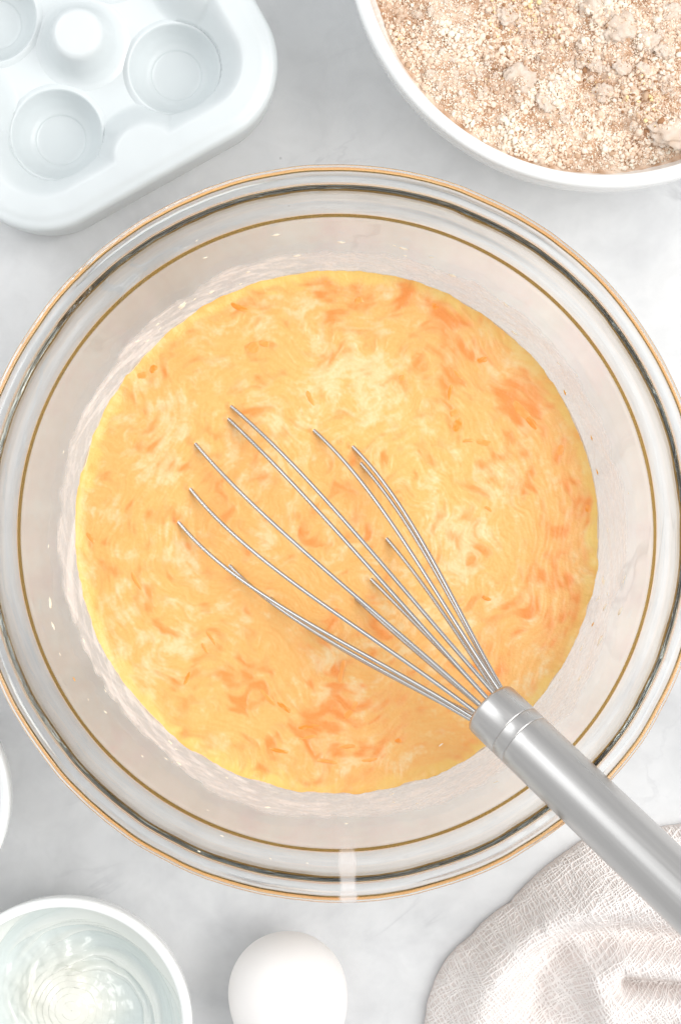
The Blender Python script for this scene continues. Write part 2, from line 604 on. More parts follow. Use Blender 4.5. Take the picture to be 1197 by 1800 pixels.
def build_mixture():
    R = r_inner(ZM) + 0.0003
    n = 520
    span = R * 1.04
    ax = np.linspace(-span, span, n)
    X, Y = np.meshgrid(ax, ax)
    # velocity: stirred circulation plus eddies from a stream function
    psi = fbm(X * 30 + 3, Y * 30 + 7, 21, 3)
    dpy, dpx = np.gradient(psi, ax[1] - ax[0])
    vx = -Y * 1.0 + dpy * 0.0030
    vy = X * 1.0 - dpx * 0.0030
    sp = np.hypot(vx, vy) + 1e-6
    vx, vy = vx / sp, vy / sp
    rng = np.random.default_rng(5)

    def unit(f):
        return (f - f.mean()) / f.std()
    fine = unit(lic(rng.random((n, n)), vx, vy, 10, 1.0))
    fine2 = unit(lic(rng.random((n, n)), vx, vy, 6, 1.0))
    mid = unit(lic(fbm(X * 420, Y * 420, 33, 3), vx, vy, 7, 1.0))
    wx = X + 0.003 * (fbm(X * 160, Y * 160, 61, 3) - 0.5) * 2
    wy = Y + 0.003 * (fbm(X * 160 + 40, Y * 160, 62, 3) - 0.5) * 2
    stk = unit(lic(fbm(wx * 260 + 9, wy * 260, 45, 3), vx, vy, 6, 1.0))
    stk2 = unit(lic(fbm(wx * 520 + 3, wy * 520, 46, 3), vx, vy, 5, 1.0))
    crm = unit(lic(fbm(wx * 300 + 31, wy * 300 + 8, 57, 4), vx, vy, 6, 1.0))
    blot = 0.45 * unit(fbm(X * 60 + 1, Y * 60 + 2, 44, 3))
    pale = 0.45 * unit(fbm(X * 48 + 11, Y * 48 + 2, 55, 3))
    for (a, b, s) in ORANGE:
        q = at(a, b, ZM)[:2] - BOWL[:2]
        s = s * 0.0002 * 0.62
        blot += 0.95 * np.exp(-((wx - q[0]) ** 2 + (wy - q[1]) ** 2) / (2 * s * s))
    for (a, b, s) in PALE:
        q = at(a, b, ZM)[:2] - BOWL[:2]
        s = s * 0.0002
        pale += 0.8 * np.exp(-((wx - q[0]) ** 2 + (wy - q[1]) ** 2) / (2 * s * s))
    blot = lic(blot, vx, vy, 6, 1.0)
    gr = vnoise(X * 1500, Y * 1500, 48) - 0.5
    gr2 = fbm(X * 700, Y * 700, 49, 3) - 0.5
    rr = np.hypot(X, Y) / R
    soft = sstep(-0.3, 1.9, blot + 0.50 * stk + 0.35 * stk2 + 0.9 * gr2 + 0.05 * fine)
    hard = sstep(0.7, 2.9, blot + 0.62 * stk + 0.60 * stk2 + 0.8 * gr2)
    to = hard
    tp = sstep(-0.2, 2.1, 0.75 * pale + 0.55 * crm + 0.22 * mid + 0.13 * fine + 1.3 * gr2 + 0.5 * gr - 0.5 * hard)
    base = lin(254, 190, 112)
    cream = lin(255, 217, 163)
    org1 = lin(254, 174, 104)
    org2 = lin(248, 150, 68)
    yel = lin(254, 212, 120)
    C = base + np.zeros((n, n, 1))
    C = C * (1 - tp[..., None] * 0.85) + cream * tp[..., None] * 0.85
    t1 = soft[..., None] * 0.85
    C = C * (1 - t1) + org1 * t1
    t2 = hard[..., None] * 0.80
    C = C * (1 - t2) + org2 * t2
    C = C * np.clip(1 + 0.012 * fine + 0.018 * fine2 + 0.08 * gr + 0.10 * gr2, 0.6, 1.4)[..., None] ** np.array([0.4, 1.0, 2.2])
    ang = np.arctan2(Y, X)
    te = (sstep(0.945, 0.995, rr + 0.012 * mid) * (0.45 + 0.4 * vnoise(np.cos(ang) * 3 + 5, np.sin(ang) * 3, 71)))[..., None]
    C = C * (1 - te) + yel * te
    C = np.clip(C, 0, 0.96) * 0.92
    Hgt = 0.00003 * fine + 0.00005 * mid + 0.0004 * (fbm(X * 60, Y * 60, 81, 3) - 0.5) + 0.0002 * to
    # square -> disc grid
    m = 500
    u = np.linspace(-1, 1, m)
    A, B = np.meshgrid(u, u)
    with np.errstate(divide='ignore', invalid='ignore'):
        big = np.abs(A) > np.abs(B)
        r_ = np.where(big, A, B)
        ph = np.where(big, np.pi / 4 * np.where(A == 0, 0, B / np.where(A == 0, 1, A)),
                      np.pi / 2 - np.pi / 4 * np.where(B == 0, 0, A / np.where(B == 0, 1, B)))
    DX, DY = r_ * np.cos(ph) * R, r_ * np.sin(ph) * R
    fi = (DX + span) / (2 * span) * (n - 1)
    fj = (DY + span) / (2 * span) * (n - 1)
    i, j = np.clip(fi.astype(int), 0, n - 2), np.clip(fj.astype(int), 0, n - 2)
    a, b = fi - i, fj - j

    def S(f):
        if f.ndim == 3:
            a_, b_ = a[..., None], b[..., None]
        else:
            a_, b_ = a, b
        return (f[j, i] * (1 - a_) + f[j, i + 1] * a_) * (1 - b_) + (f[j + 1, i] * (1 - a_) + f[j + 1, i + 1] * a_) * b_
    rad = np.hypot(DX, DY) / R
    aa = np.arctan2(DY, DX)
    climb = 0.0004 + 0.0026 * fbm(np.cos(aa) * 14, np.sin(aa) * 14, 73, 4) ** 1.5
    hz = S(Hgt) * sstep(1.0, 0.985, rad) + climb * np.exp((rad - 1) * R / 0.0016)   # meniscus
    for (ex, ey) in WIRE_EXITS:          # the liquid clings to each wire
        q = at(ex, ey, ZM)[:2] - BOWL[:2]
        dd = (DX - q[0] + 0.0002) ** 2 + (DY - q[1]) ** 2
        hz = hz + 0.0009 * np.exp(-dd / 0.0011 ** 2) - 0.0002 * np.exp(-dd / 0.004 ** 2)
    grow = 1 + np.maximum(climb - 0.0004, 0) * 0.30 / R * sstep(0.97, 1.0, rad)
    VT = np.stack([DX * grow, DY * grow, ZM + hz], 2).reshape(-1, 3)
    CT = S(C).reshape(-1, 3)
    FT = grid_faces(m, m)[:, ::-1]
    # underside follows the glass
    p = inner_profile()
    p = p[p[:, 1] < ZM + 0.0008]
    p = np.vstack([p, [r_inner(ZM + 0.0010), ZM + 0.0010]])
    seg = 200
    an = np.linspace(0, 2 * np.pi, seg, endpoint=False)
    pr = np.maximum(p[:, 0], 1e-5) + 0.00025
    VB = np.stack([pr[:, None] * np.cos(an), pr[:, None] * np.sin(an), np.repeat((p[:, 1] - 0.0002)[:, None], seg, 1)], 2).reshape(-1, 3)
    FB = grid_faces(len(p), seg, True) + len(VT)
    me = mesh_np('egg_mixture', np.vstack([VT, VB]), np.vstack([FT, FB]))
    color_attr(me, np.vstack([CT, np.tile(lin(250, 205, 120) * 0.95, (len(VB), 1))]))
    o = obj('egg_mixture', me, BATTER, loc=BOWL)
    tag(o, 'swirled yellow and orange egg mixture filling the glass bowl', 'batter')

    # the distinct soft orange shreds floating at the surface
    shreds = [(545, 1277, 44, 10, 4), (615, 1252, 44, 13, 52), (600, 1180, 40, 9, 78), (805, 748, 24, 18, 60), (798, 726, 16, 14, 20),
              (915, 722, 40, 15, -48), (934, 742, 30, 11, -50), (850, 778, 26, 12, -8), (822, 775, 18, 5, 0), (765, 537, 20, 14, -40),
              (630, 528, 16, 12, 20), (572, 496, 14, 10, 0), (1036, 888, 26, 22, 60), (803, 658, 24, 5, -50), (706, 664, 12, 10, 0),
              (847, 633, 18, 10, 15), (540, 1296, 34, 7, 10), (470, 1225, 40, 9, -50), (500, 1243, 30, 8, -40), (240, 1022, 36, 8, -62),
              (160, 945, 22, 8, -55), (330, 1192, 26, 8, 65), (372, 1122, 28, 6, -55), (250, 660, 20, 14, 10), (270, 648, 16, 12, 40),
              (445, 612, 26, 18, 15), (465, 604, 20, 10, -10), (420, 540, 34, 10, -25), (398, 526, 22, 7, -15), (985, 792, 20, 12, 70),
              (700, 1302, 14, 8, 0), (650, 1336, 30, 7, 8), (575, 1338, 36, 7, -8), (855, 1052, 16, 7, -20), (858, 894, 14, 6, -30),
              (360, 1140, 20, 6, -60), (790, 690, 28, 8, 80), (545, 700, 30, 9, -65), (610, 1312, 30, 7, 5), (490, 1320, 34, 7, -12)]
    for k, (a, b, Lp, Wp, dg) in enumerate(shreds):
        q = at(a, b, ZM)
        nL, nW = 13, 9
        su = np.linspace(-1, 1, nL)
        sv = np.linspace(-1, 1, nW)
        U, Vv = np.meshgrid(su, sv, indexing='ij')
        wob = 1 + 0.5 * (vnoise(U * 1.6 + 7 * k, Vv * 1.3 + k, 90) - 0.5)
        edge = 1 - np.clip(np.abs(U) ** 3 + np.abs(Vv) ** 2.2, 0, 1.6)
        Lm, Wm = Lp * 0.0001, Wp * 0.0001
        bend = 0.12 * Wm * 2 * (U ** 2) * (1 if k % 2 else -1)
        V = np.stack([U * Lm, Vv * Wm * wob * (1 - 0.25 * U ** 2) + bend, np.minimum(0.00024 * edge, 0.00016) + 0.00007 * (vnoise(U * 4 + k, Vv * 3, 95) - 0.5)], 2).reshape(-1, 3)
        me = mesh_np('orange_shred', V, grid_faces(nL, nW))
        f = np.clip(0.5 + 0.9 * (vnoise(U * 2.5 + 3 * k, Vv * 2.5, 97) - 0.5) + 0.5 * edge, 0, 1).reshape(-1, 1) * (0.62 if k % 3 else 0.95)
        color_attr(me, (lin(253, 186, 112) * (1 - f) + lin(246, 146, 46) * f) * 0.97)
        s = obj('orange_shred', me, SHRED, o, loc=(q[0] - BOWL[0], q[1] - BOWL[1], ZM + 0.00012))
        s.rotation_euler = (0, 0, math.radians(dg))


build_mixture()


# ------------------------------------------------------------------ the whisk
def build_whisk():
    neck = np.array([0.04877777, -0.06406896, 0.09623779])
    tt, az, Lw = 0.47, 2.38454820, 0.15409952
    Rw, pp, qq = 0.02604487, 1.95728217, 0.95518589
    c, s = math.cos(math.atan(tt)), math.sin(math.atan(tt))
    d = np.array([math.cos(az) * c, math.sin(az) * c, -s])
    side = np.array([-math.sin(az), math.cos(az), 0])
    up = np.cross(d, side)
    if up[2] < 0:
        up = -up
    root = bpy.data.objects.new('whisk', None)
    sc.collection.objects.link(root)
    root.location = neck
    tag(root, 'stainless steel wire whisk leaning on the bowl rim, its loops dipped in the mixture', 'whisk')
    exits = WIRE_EXITS
    tip = at(322, 690, 0.023)

    def bez(p0, p1, p2, p3, n):
        t = np.linspace(0, 1, n)[:, None]
        return (1 - t) ** 3 * p0 + 3 * (1 - t) ** 2 * t * p1 + 3 * (1 - t) * t * t * p2 + t ** 3 * p3

    def half(i):
        ph = math.radians(-40 + 360 / 14 * i)
        radial = math.cos(ph) * up + math.sin(ph) * side
        s0 = neck + 0.0068 * radial
        e = at(exits[i][0], exits[i][1], ZM - 0.0004)
        ln = np.linalg.norm(e - s0)
        dr = (e - s0) / ln
        te = (tip - e) / np.linalg.norm(tip - e)
        low = max(0.0, -math.cos(ph))
        tang = dr * 0.72 + te * (0.28 - 0.16 * low)
        tang[2] = min(tang[2], -0.30)
        tang /= np.linalg.norm(tang)
        out = radial - dr * np.dot(radial, dr)
        b1 = bez(s0, s0 + dr * ln * 0.36 + out * 0.0012, e - tang * ln * 0.30 + out * 0.0012, e, 60)
        l2 = np.linalg.norm(tip - e)
        t3 = -side * math.sin(ph) * 0.8 - up * math.cos(ph) * 0.8 + d * 0.2
        b2 = bez(e, e + tang * l2 * 0.40, tip - t3 * min(l2 * 0.3, 0.02), tip, 34)
        return np.vstack([b1, b2[1:]])
    for i in range(7):
        a, b = half(i), half(i + 7)
        stag = d * (0.0016 * (i - 3))
        wa = np.linspace(0, 1, len(a))
        wgt = sstep(0.8, 1.0, wa)[:, None]
        pts = np.vstack([a + wgt * stag, (b + wgt * stag)[::-1][1:]])
        pts = np.vstack([pts[0] - d * 0.012, pts, pts[-1] - d * 0.012])     # wires start inside the handle
        V, F = tube(pts - neck, 0.00073, 12)
        obj('wire', mesh_np('wire', V, F), WIRE, root)
    # handle: local +X runs from the neck up to the end
    L = 0.135
    R = 0.0099
    prof = [(0.0001, 0.0012), (R - 0.0020, 0.0010), (R - 0.0010, 0.0004), (R - 0.0004, 0.0004), (R, 0.0012)]
    prof = [(0.0001, 0.0006), (R * 0.55, 0.0004), (R - 0.0014, 0.0), (R - 0.0006, 0.0003), (R - 0.0002, 0.0008), (R, 0.0016)]
    for g in (0.0118, 0.0165):
        prof += [(R, g - 0.0003), (R - 0.00003, g - 0.0002), (R - 0.00030, g - 0.0001), (R - 0.00030, g + 0.0001), (R - 0.00003, g + 0.0002), (R, g + 0.0003)]
    for t in np.linspace(0.02, L - 0.008, 12):
        prof.append((R + 0.0002 * math.sin(math.pi * (t - 0.02) / (L - 0.02)), t))
    for k in range(1, 9):
        a = k / 8 * math.pi / 2
        prof.append((R * math.cos(a) + 1e-5, L - 0.008 + 0.008 * math.sin(a)))
    prof = np.array(prof)
    seg = 96
    a = np.linspace(0, 2 * np.pi, seg, endpoint=False)
    V = np.stack([np.repeat(prof[:, 1][:, None], seg, 1), prof[:, 0][:, None] * np.cos(a), prof[:, 0][:, None] * np.sin(a)], 2).reshape(-1, 3)
    me = mesh_np('handle', V, grid_faces(len(prof), seg, True))
    h = obj('handle', me, STEEL, root)
    h['label'] = 'brushed steel tube handle with two grooved rings'
    h.rotation_euler = Vector(-d).to_track_quat('X', 'Z').to_euler()
    # hanging ring at the end of the handle
    e = -d * (L - 0.001)
    an = np.linspace(0, 2 * np.pi, 40)
    ring = np.stack([0.009 * np.cos(an) + 0.008, 0.009 * np.sin(an), 0 * an], 1)
    V, F = tube(ring, 0.0012, 8)
    rg = obj('hanging_ring', mesh_np('hanging_ring', V, F), WIRE, root, loc=e)
    rg.rotation_euler = h.rotation_euler


build_whisk()


# ------------------------------------------------------------------ white bowl with the dry flour mix
def bowl_profile(R, Hh, th, foot, power=2.3, round_n=6):
    """round ceramic bowl: inner from the axis, over the rim, down the outside to the foot"""
    t = np.linspace(0, 1, 26)
    rin = (R - th) * np.sin(t * np.pi / 2) ** 0.85
    zin = th * 1.3 + (Hh - th * 0.5 - th * 1.3) * (1 - np.cos(t * np.pi / 2)) ** (power / 2.0)
    inner = np.stack([rin, zin], 1)
    a = np.linspace(0, np.pi, 9)[1:-1]
    rim = np.stack([R - th / 2 - th / 2 * np.cos(a), Hh - th * 0.5 + th / 2 * np.sin(a)], 1)
    t2 = np.linspace(1, 0.0, 24)
    rout = foot + (R - foot) * np.sin(t2 * np.pi / 2) ** 0.9
    zout = 0.003 + (Hh - th * 0.5 - 0.003) * (1 - np.cos(t2 * np.pi / 2)) ** (power / 2.0)
    outer = np.stack([rout, zout], 1)
    end = np.array([[foot, 0.0012], [foot - 0.0006, 0.0], [foot - 0.003, 0.0], [foot - 0.004, 0.0012], [0, 0.0012]])
    return np.vstack([inner, rim, outer, end]), inner


def ico_lump(seed, sub=2, rough=0.35):
    import bmesh
    bm = bmesh.new()
    bmesh.ops.create_icosphere(bm, subdivisions=sub, radius=1.0)
    V = np.array([v.co for v in bm.verts])
    F = np.array([[v.index for v in f.verts] for f in bm.faces])
    bm.free()
    r = 1 + rough * (fbm(V[:, 0] * 1.3 + seed * 7.7, V[:, 1] * 1.3 + V[:, 2] * 1.1 + seed, 300 + seed, 3) - 0.5) * 2
    r += rough * 0.5 * (vnoise(V[:, 1] * 3 + seed, V[:, 2] * 3 - V[:, 0] * 2, 400 + seed) - 0.5) * 2
    return V * r[:, None], F


def build_flour():
    ZF = 0.046
    Hr = 0.070
    cxy = at(1065, -128, Hr)
    R = 458 * (CAM_H - Hr) / FPX
    prof, inner = bowl_profile(R, Hr, 0.0048, 0.042, 2.2)
    b = obj('ceramic_bowl', lathe('ceramic_bowl', prof, 200), PORCELAIN, loc=(cxy[0], cxy[1], 0))
    tag(b, 'wide white ceramic bowl heaped with tan flour mix', 'bowl')
    rf = float(np.interp(ZF, inner[:, 1], inner[:, 0]))
    cen = np.array([cxy[0], cxy[1], 0.0])
    root = bpy.data.objects.new('flour_mix', None)
    sc.collection.objects.link(root)
    root.location = (cen[0], cen[1], float(inner[0, 1]))
    tag(root, 'crumbly tan whole-grain flour mix with pale clumps in the white bowl', 'flour')
    z0 = root.location.z

    lump = []
    for k in range(60):
        a, q = RNG.uniform(0, 2 * np.pi), rf * math.sqrt(RNG.uniform(0, 0.95))
        lump.append((q * math.cos(a), q * math.sin(a), RNG.uniform(0.003, 0.009), RNG.uniform(0.0004, 0.0022)))
    for (px, py, s, h) in [(1090, 70, 60, 0.005), (1120, 180, 50, 0.003), (905, 150, 34, 0.0025), (960, 165, 30, 0.0022), (1165, 230, 46, 0.003),
                           (1010, 90, 40, 0.002), (1180, 60, 40, 0.004), (880, 40, 40, 0.0015), (1160, 130, 40, 0.0035)]:
        q = at(px, py, ZF + 0.004) - cen
        lump.append((q[0], q[1], s * 0.0002, h))

    def height(x, y):
        r = np.hypot(x, y)
        h = ZF + 0.0035 * (fbm(x * 45, y * 45, 120, 4) - 0.5) * 2 + 0.0016 * (fbm(x * 220, y * 220, 130, 4) - 0.5) * 2
        for (a, c, s, hh) in lump:
            dd = ((x - a) ** 2 + (y - c) ** 2) / (s * s)
            h = h + hh * np.exp(-dd ** 1.5)
        h = h + 0.0015 * sstep(0.0, -0.06, -r)
        return h
    nr, na = 130, 420
    t = np.linspace(0, 1, nr)
    an = np.linspace(0, 2 * np.pi, na, endpoint=False)
    r = rf * t ** 0.75
    X, Y = r[:, None] * np.cos(an), r[:, None] * np.sin(an)
    Z = height(X, Y) + 0.0007 * (vnoise(X * 1100, Y * 1100, 140) - 0.5)
    rim_r = np.interp(Z[-1], inner[:, 1], inner[:, 0]) + 0.0004
    X[-1], Y[-1] = rim_r * np.cos(an), rim_r * np.sin(an)
    V = np.stack([X, Y, Z - z0], 2).reshape(-1, 3)
    # underside resting in the bowl
    pi_ = inner[inner[:, 1] < ZF]
    VB = np.stack([(pi_[:, 0][:, None] + 0.0002) * np.cos(an), (pi_[:, 0][:, None] + 0.0002) * np.sin(an), np.repeat(pi_[:, 1][:, None], na, 1) - z0 - 0.0001], 2).reshape(-1, 3)
    F = np.vstack([grid_faces(nr, na, True), grid_faces(len(pi_), na, True) + len(V)])
    me = mesh_np('flour_bed', np.vstack([V, VB]), F)
    nse = fbm(X * 300, Y * 300, 150, 4)
    n2 = vnoise(X * 1500, Y * 1500, 151)
    f = np.clip((nse - 0.35) * 2.4, 0, 1)[..., None]
    C = lin(186, 148, 118) * (1 - f) + lin(240, 219, 199) * f
    C = C * (0.82 + 0.36 * n2[..., None])
    color_attr(me, np.vstack([np.clip(C, 0, 0.9).reshape(-1, 3), np.tile(lin(225, 195, 165), (len(VB), 1))]))
    obj('flour_bed', me, FLOUR, root)

    # clumps one can pick apart: place (in the photograph), size, shape
    big = [(908, 143, 23, 0), (965, 172, 24, 1), (1025, 82, 15, 2), (1022, 110, 11, 3), (1042, 116, 14, 4), (893, 26, 16, 5), (930, 245, 10, 6),
           (975, 235, 10, 0), (1125, 80, 24, 1), (1085, 55, 26, 2), (1165, 95, 16, 3), (1160, 150, 22, 4), (757, 130, 9, 5), (735, 22, 10, 6),
           (1100, 250, 12, 0), (1180, 30, 20, 1), (1060, 160, 16, 2), (1130, 130, 15, 3), (840, 205, 9, 4), (860, 108, 10, 5), (1172, 228, 30, 6),
           (960, 10, 14, 0), (945, 0, 12, 1), (1040, 20, 16, 2), (1090, 120, 15, 3), (880, 210, 9, 4), (815, 60, 8, 5), (990, 205, 10, 6)]
    for k in range(130):
        big.append((RNG.uniform(720, 1190), RNG.uniform(4, 285), RNG.uniform(3.5, 8.0), int(RNG.integers(7))))
    # loose grains, far too many to count
    ng = 120000
    q = rf * np.sqrt(RNG.uniform(0, 0.985, ng))
    a = RNG.uniform(0, 2 * np.pi, ng)
    gx, gy = q * np.cos(a), q * np.sin(a)
    keep = (gy < 0.012) & (gx < 0.055)
    gx, gy = gx[keep], gy[keep]
    ng = len(gx)
    gz = height(gx, gy)
    on_clump = RNG.random(ng) < 0.5
    for (px, py, s, vi) in big:
        q_ = at(px, py, ZF + 0.002) - cen
        k_ = s * 0.0002
        d2 = ((gx - q_[0]) ** 2 + (gy - q_[1]) ** 2) / (k_ * 0.95) ** 2
        h_ = float(height(np.array([q_[0]]), np.array([q_[1]]))[0])
        gz = np.where((d2 < 1) & on_clump, np.maximum(gz, h_ + k_ * 0.42 * np.sqrt(np.clip(1 - d2, 0, 1))), gz)
    bv, bf = ico_lump(3, 1, 0.45)
    bv0, bf0 = bv[:], bf
    import bmesh
    bm = bmesh.new()
    bmesh.ops.create_icosphere(bm, subdivisions=1, radius=1.0)
    iv = np.array([v.co for v in bm.verts])
    ifc = np.array([[v.index for v in ff.verts] for ff in bm.faces])
    bm.free()
    coarse = fbm(gx * 130, gy * 130, 155, 3)
    sz = 0.00023 * np.exp(RNG.normal(0, 0.50, ng)) * (0.75 + 0.7 * sstep(0.4, 0.65, coarse))
    sz = np.clip(sz, 0.00012, 0.0013)
    sc3 = sz[:, None] * RNG.uniform(0.65, 1.35, (ng, 3))
    jit = 1 + 0.3 * RNG.uniform(-1, 1, (ng, len(iv)))
    th = RNG.uniform(0, 2 * np.pi, ng)
    base = iv[None] * jit[..., None] * sc3[:, None, :]
    xr = base[..., 0] * np.cos(th)[:, None] - base[..., 1] * np.sin(th)[:, None]
    yr = base[..., 0] * np.sin(th)[:, None] + base[..., 1] * np.cos(th)[:, None]
    V = np.stack([xr + gx[:, None], yr + gy[:, None], base[..., 2] + (gz + sz * 0.35 - z0)[:, None]], 2).reshape(-1, 3)
    F = (ifc[None] + (np.arange(ng) * len(iv))[:, None, None]).reshape(-1, 3)
    me = mesh_np('flour_grain', V, F, True)
    pal = np.array([lin(250, 236, 221), lin(246, 226, 207), lin(234, 208, 185), lin(208, 176, 148), lin(168, 126, 94), lin(248, 224, 172)])
    region = fbm(gx * 60 + 4, gy * 60, 160, 3)
    pr = np.array([0.34, 0.28, 0.19, 0.12, 0.066, 0.004])
    cs = np.searchsorted(np.cumsum(pr), np.clip(RNG.random(ng) * 0.75 + 0.5 * (0.5 - region) * 1.4 + 0.12, 0, 0.999))
    cs = np.clip(cs, 0, 5)
    GC = pal[cs] * RNG.uniform(0.92, 1.06, (ng, 1))
    color_attr(me, np.repeat(np.clip(GC, 0, 0.92), len(iv), 0))
    g = obj('flour_grain', me, FLOUR, root)
    g['kind'] = 'stuff'

    # clumps one can pick apart
    variants = []
    for k in range(7):
        v, f = ico_lump(k + 1, 4, 0.42)
        v = v + 0.05 * (np.random.default_rng(k).random(v.shape) - 0.5)
        hi_ = fbm(v[:, 0] * 5 + v[:, 2] * 3, v[:, 1] * 5 - v[:, 2] * 4, 500 + k, 4) - 0.5
        v = v * (1 + 0.40 * hi_[:, None])
        v[:, 2] *= 0.5
        me = mesh_np('flour_clump', v, f)
        nn = fbm(v[:, 0] * 4 + k, v[:, 1] * 4, 170 + k, 3)
        sp = vnoise(v[:, 0] * 13 + k, v[:, 1] * 13 + v[:, 2] * 9, 180 + k)
        tcol = np.clip((nn - 0.3) * 2, 0, 1)[:, None]
        C = lin(234, 211, 191) * (1 - tcol) + lin(249, 235, 221) * tcol
        C = C * (0.93 + 0.1 * sp[:, None])
        color_attr(me, C * 0.97)
        variants.append(me)
    for (px, py, s, vi) in big:
        q = at(px, py, ZF + 0.002) - cen
        if math.hypot(q[0], q[1]) > rf - s * 0.0002 - 0.001:
            continue
        h = float(height(np.array([q[0]]), np.array([q[1]]))[0])
        o = obj('flour_clump', variants[vi], FLOUR, root, loc=(q[0], q[1], h - z0 - s * 0.0002 * 0.06))
        k = s * 0.0002
        o.scale = (k * RNG.uniform(0.85, 1.2), k * RNG.uniform(0.8, 1.15), k * RNG.uniform(0.8, 1.1))
        o.rotation_euler = (RNG.uniform(-0.4, 0.4), RNG.uniform(-0.4, 0.4), RNG.uniform(0, 6.28))


build_flour()


# ------------------------------------------------------------------ egg tray
def build_tray():
    zc = 0.021
    sp = 237 * (CAM_H - zc) / FPX
    mid = (at(98, 233, zc) + at(305, 117, zc)) / 2
    ud = np.array([0.8727, 0.4883])
    vd = np.array([-0.4883, 0.8727])
    cen = mid[:2] + vd * sp
    A, B, rc = sp / 2 + 0.0342, sp + 0.0322, 0.028
    ZR, Z0 = 0.0335, 0.0160
    root = bpy.data.objects.new('egg_tray', None)
    sc.collection.objects.link(root)
    root.location = (cen[0], cen[1], 0)
    root.rotation_euler = (0, 0, math.atan2(ud[1], ud[0]))
    tag(root, 'empty white glazed ceramic egg tray with round cups and raised pegs', 'egg tray')

    def sdf(u, v):
        qx, qy = np.abs(u) - (A - rc), np.abs(v) - (B - rc)
        return np.hypot(np.maximum(qx, 0), np.maximum(qy, 0)) + np.minimum(np.maximum(qx, qy), 0) - rc
    cups = [(x, y) for x in (-sp / 2, sp / 2) for y in (-sp, 0, sp)]

    def height(u, v):
        d = sdf(u, v)
        w = sstep(-0.0225, -0.0085, d)
        for (x, y) in [(0, B - 0.006), (0, -B + 0.006)] + [(sx * (A - 0.006), sy * sp / 2) for sx in (-1, 1) for sy in (-1, 1)]:
            w = np.maximum(w, sstep(0.0235, 0.0105, np.hypot(u - x, v - y)))
        z = Z0 + (ZR - Z0) * w
        z = z - 0.0008 * sstep(-0.004, 0, d) ** 2
        for (x, y) in cups:
            r = np.hypot(u - x, v - y)
            z = np.where(r < 0.0172, np.minimum(z, 0.003 + (Z0 - 0.003) * np.clip((r - 0.0158) / 0.0014, 0, 1)), z)
        return z
    na, nr = 560, 120
    an = np.linspace(0, 2 * np.pi, na, endpoint=False)
    # contour radius by bisection on the distance field
    lo, hi = np.zeros(na), np.full(na, 0.2)
    for _ in range(40):
        m = (lo + hi) / 2
        ins = sdf(m * np.cos(an), m * np.sin(an)) < 0
        lo, hi = np.where(ins, m, lo), np.where(ins, hi, m)
    R = lo
    t = np.linspace(0, 1, nr) ** 0.8
    U, Vv = t[:, None] * R * np.cos(an), t[:, None] * R * np.sin(an)
    rows = [np.stack([U, Vv, height(U, Vv)], 2)]
    ex, ey = R * np.cos(an), R * np.sin(an)
    tx, ty = np.roll(ex, -1) - np.roll(ex, 1), np.roll(ey, -1) - np.roll(ey, 1)
    ln = np.hypot(tx, ty)
    nx, ny = ty / ln, -tx / ln
    ztop = ZR - 0.0008
    rr = 0.0028
    for k in range(1, 8):
        a = k / 7 * np.pi / 2
        o, z = rr * math.sin(a), ztop - rr * (1 - math.cos(a))
        rows.append(np.stack([ex + nx * o, ey + ny * o, np.full(na, z)], 1)[None])
    for (o, z) in [(rr - 0.0004, 0.022), (rr - 0.0014, 0.010), (rr - 0.0022, 0.003), (rr - 0.004, 0.0), (rr - 0.008, 0.0)]:
        rows.append(np.stack([ex + nx * o, ey + ny * o, np.full(na, z)], 1)[None])
    V = np.vstack(rows)
    me = mesh_np('tray_body', V.reshape(-1, 3), grid_faces(V.shape[0], na, True))
    obj('tray_body', me, TRAY_GLAZE, root)
    prof = catmull([(0.0, 0.0042), (0.0060, 0.0042), (0.0088, 0.0045), (0.0096, 0.0053), (0.0118, 0.0068), (0.0142, 0.0105), (0.0157, 0.0148),
                    (0.0162, 0.0165), (0.0168, 0.0172), (0.0176, 0.0169), (0.0186, 0.0162), (0.0194, 0.0154)], 5)
    mc = lathe('cup', prof, 96)
    for (x, y) in cups:
        obj('cup', mc, TRAY_GLAZE, root, loc=(x, y, 0))
    pp = catmull([(0.0, 0.0345), (0.0062, 0.0344), (0.0084, 0.0337), (0.0097, 0.0315), (0.0110, 0.0262), (0.0128, 0.0205), (0.0150, 0.0174), (0.0172, 0.0161), (0.0185, 0.0154)], 6)
    mp = lathe('peg', pp, 96)
    for y in (-sp / 2, sp / 2):
        obj('peg', mp, TRAY_GLAZE, root, loc=(0, y, 0))


build_tray()


# ------------------------------------------------------------------ egg
def build_egg():
    # lying on its side, blunt end towards the glass bowl
    n, m = 60, 72
    t = np.linspace(0, np.pi, n)
    b_rad = 0.0216
    x = np.where(t < np.pi / 2, -np.cos(t) * 0.0222, -np.cos(t) * 0.0290)
    r = b_rad * np.sin(t) ** np.where(t < np.pi / 2, 0.97, 1.06)
    an = np.linspace(0, 2 * np.pi, m, endpoint=False)
    V = np.stack([np.repeat(x[:, None], m, 1), r[:, None] * np.cos(an), r[:, None] * np.sin(an)], 2).reshape(-1, 3)
    me = mesh_np('egg', V, grid_faces(n, m, True))
    c = at(506, 1746, b_rad)
    e = obj('egg', me, EGGSHELL, loc=(c[0], c[1], b_rad - 0.00005))
    e.rotation_euler = (0, 0, math.radians(-90 + 6))
    tag(e, 'whole white egg lying on the counter beside the glass bowl', 'egg')


build_egg()


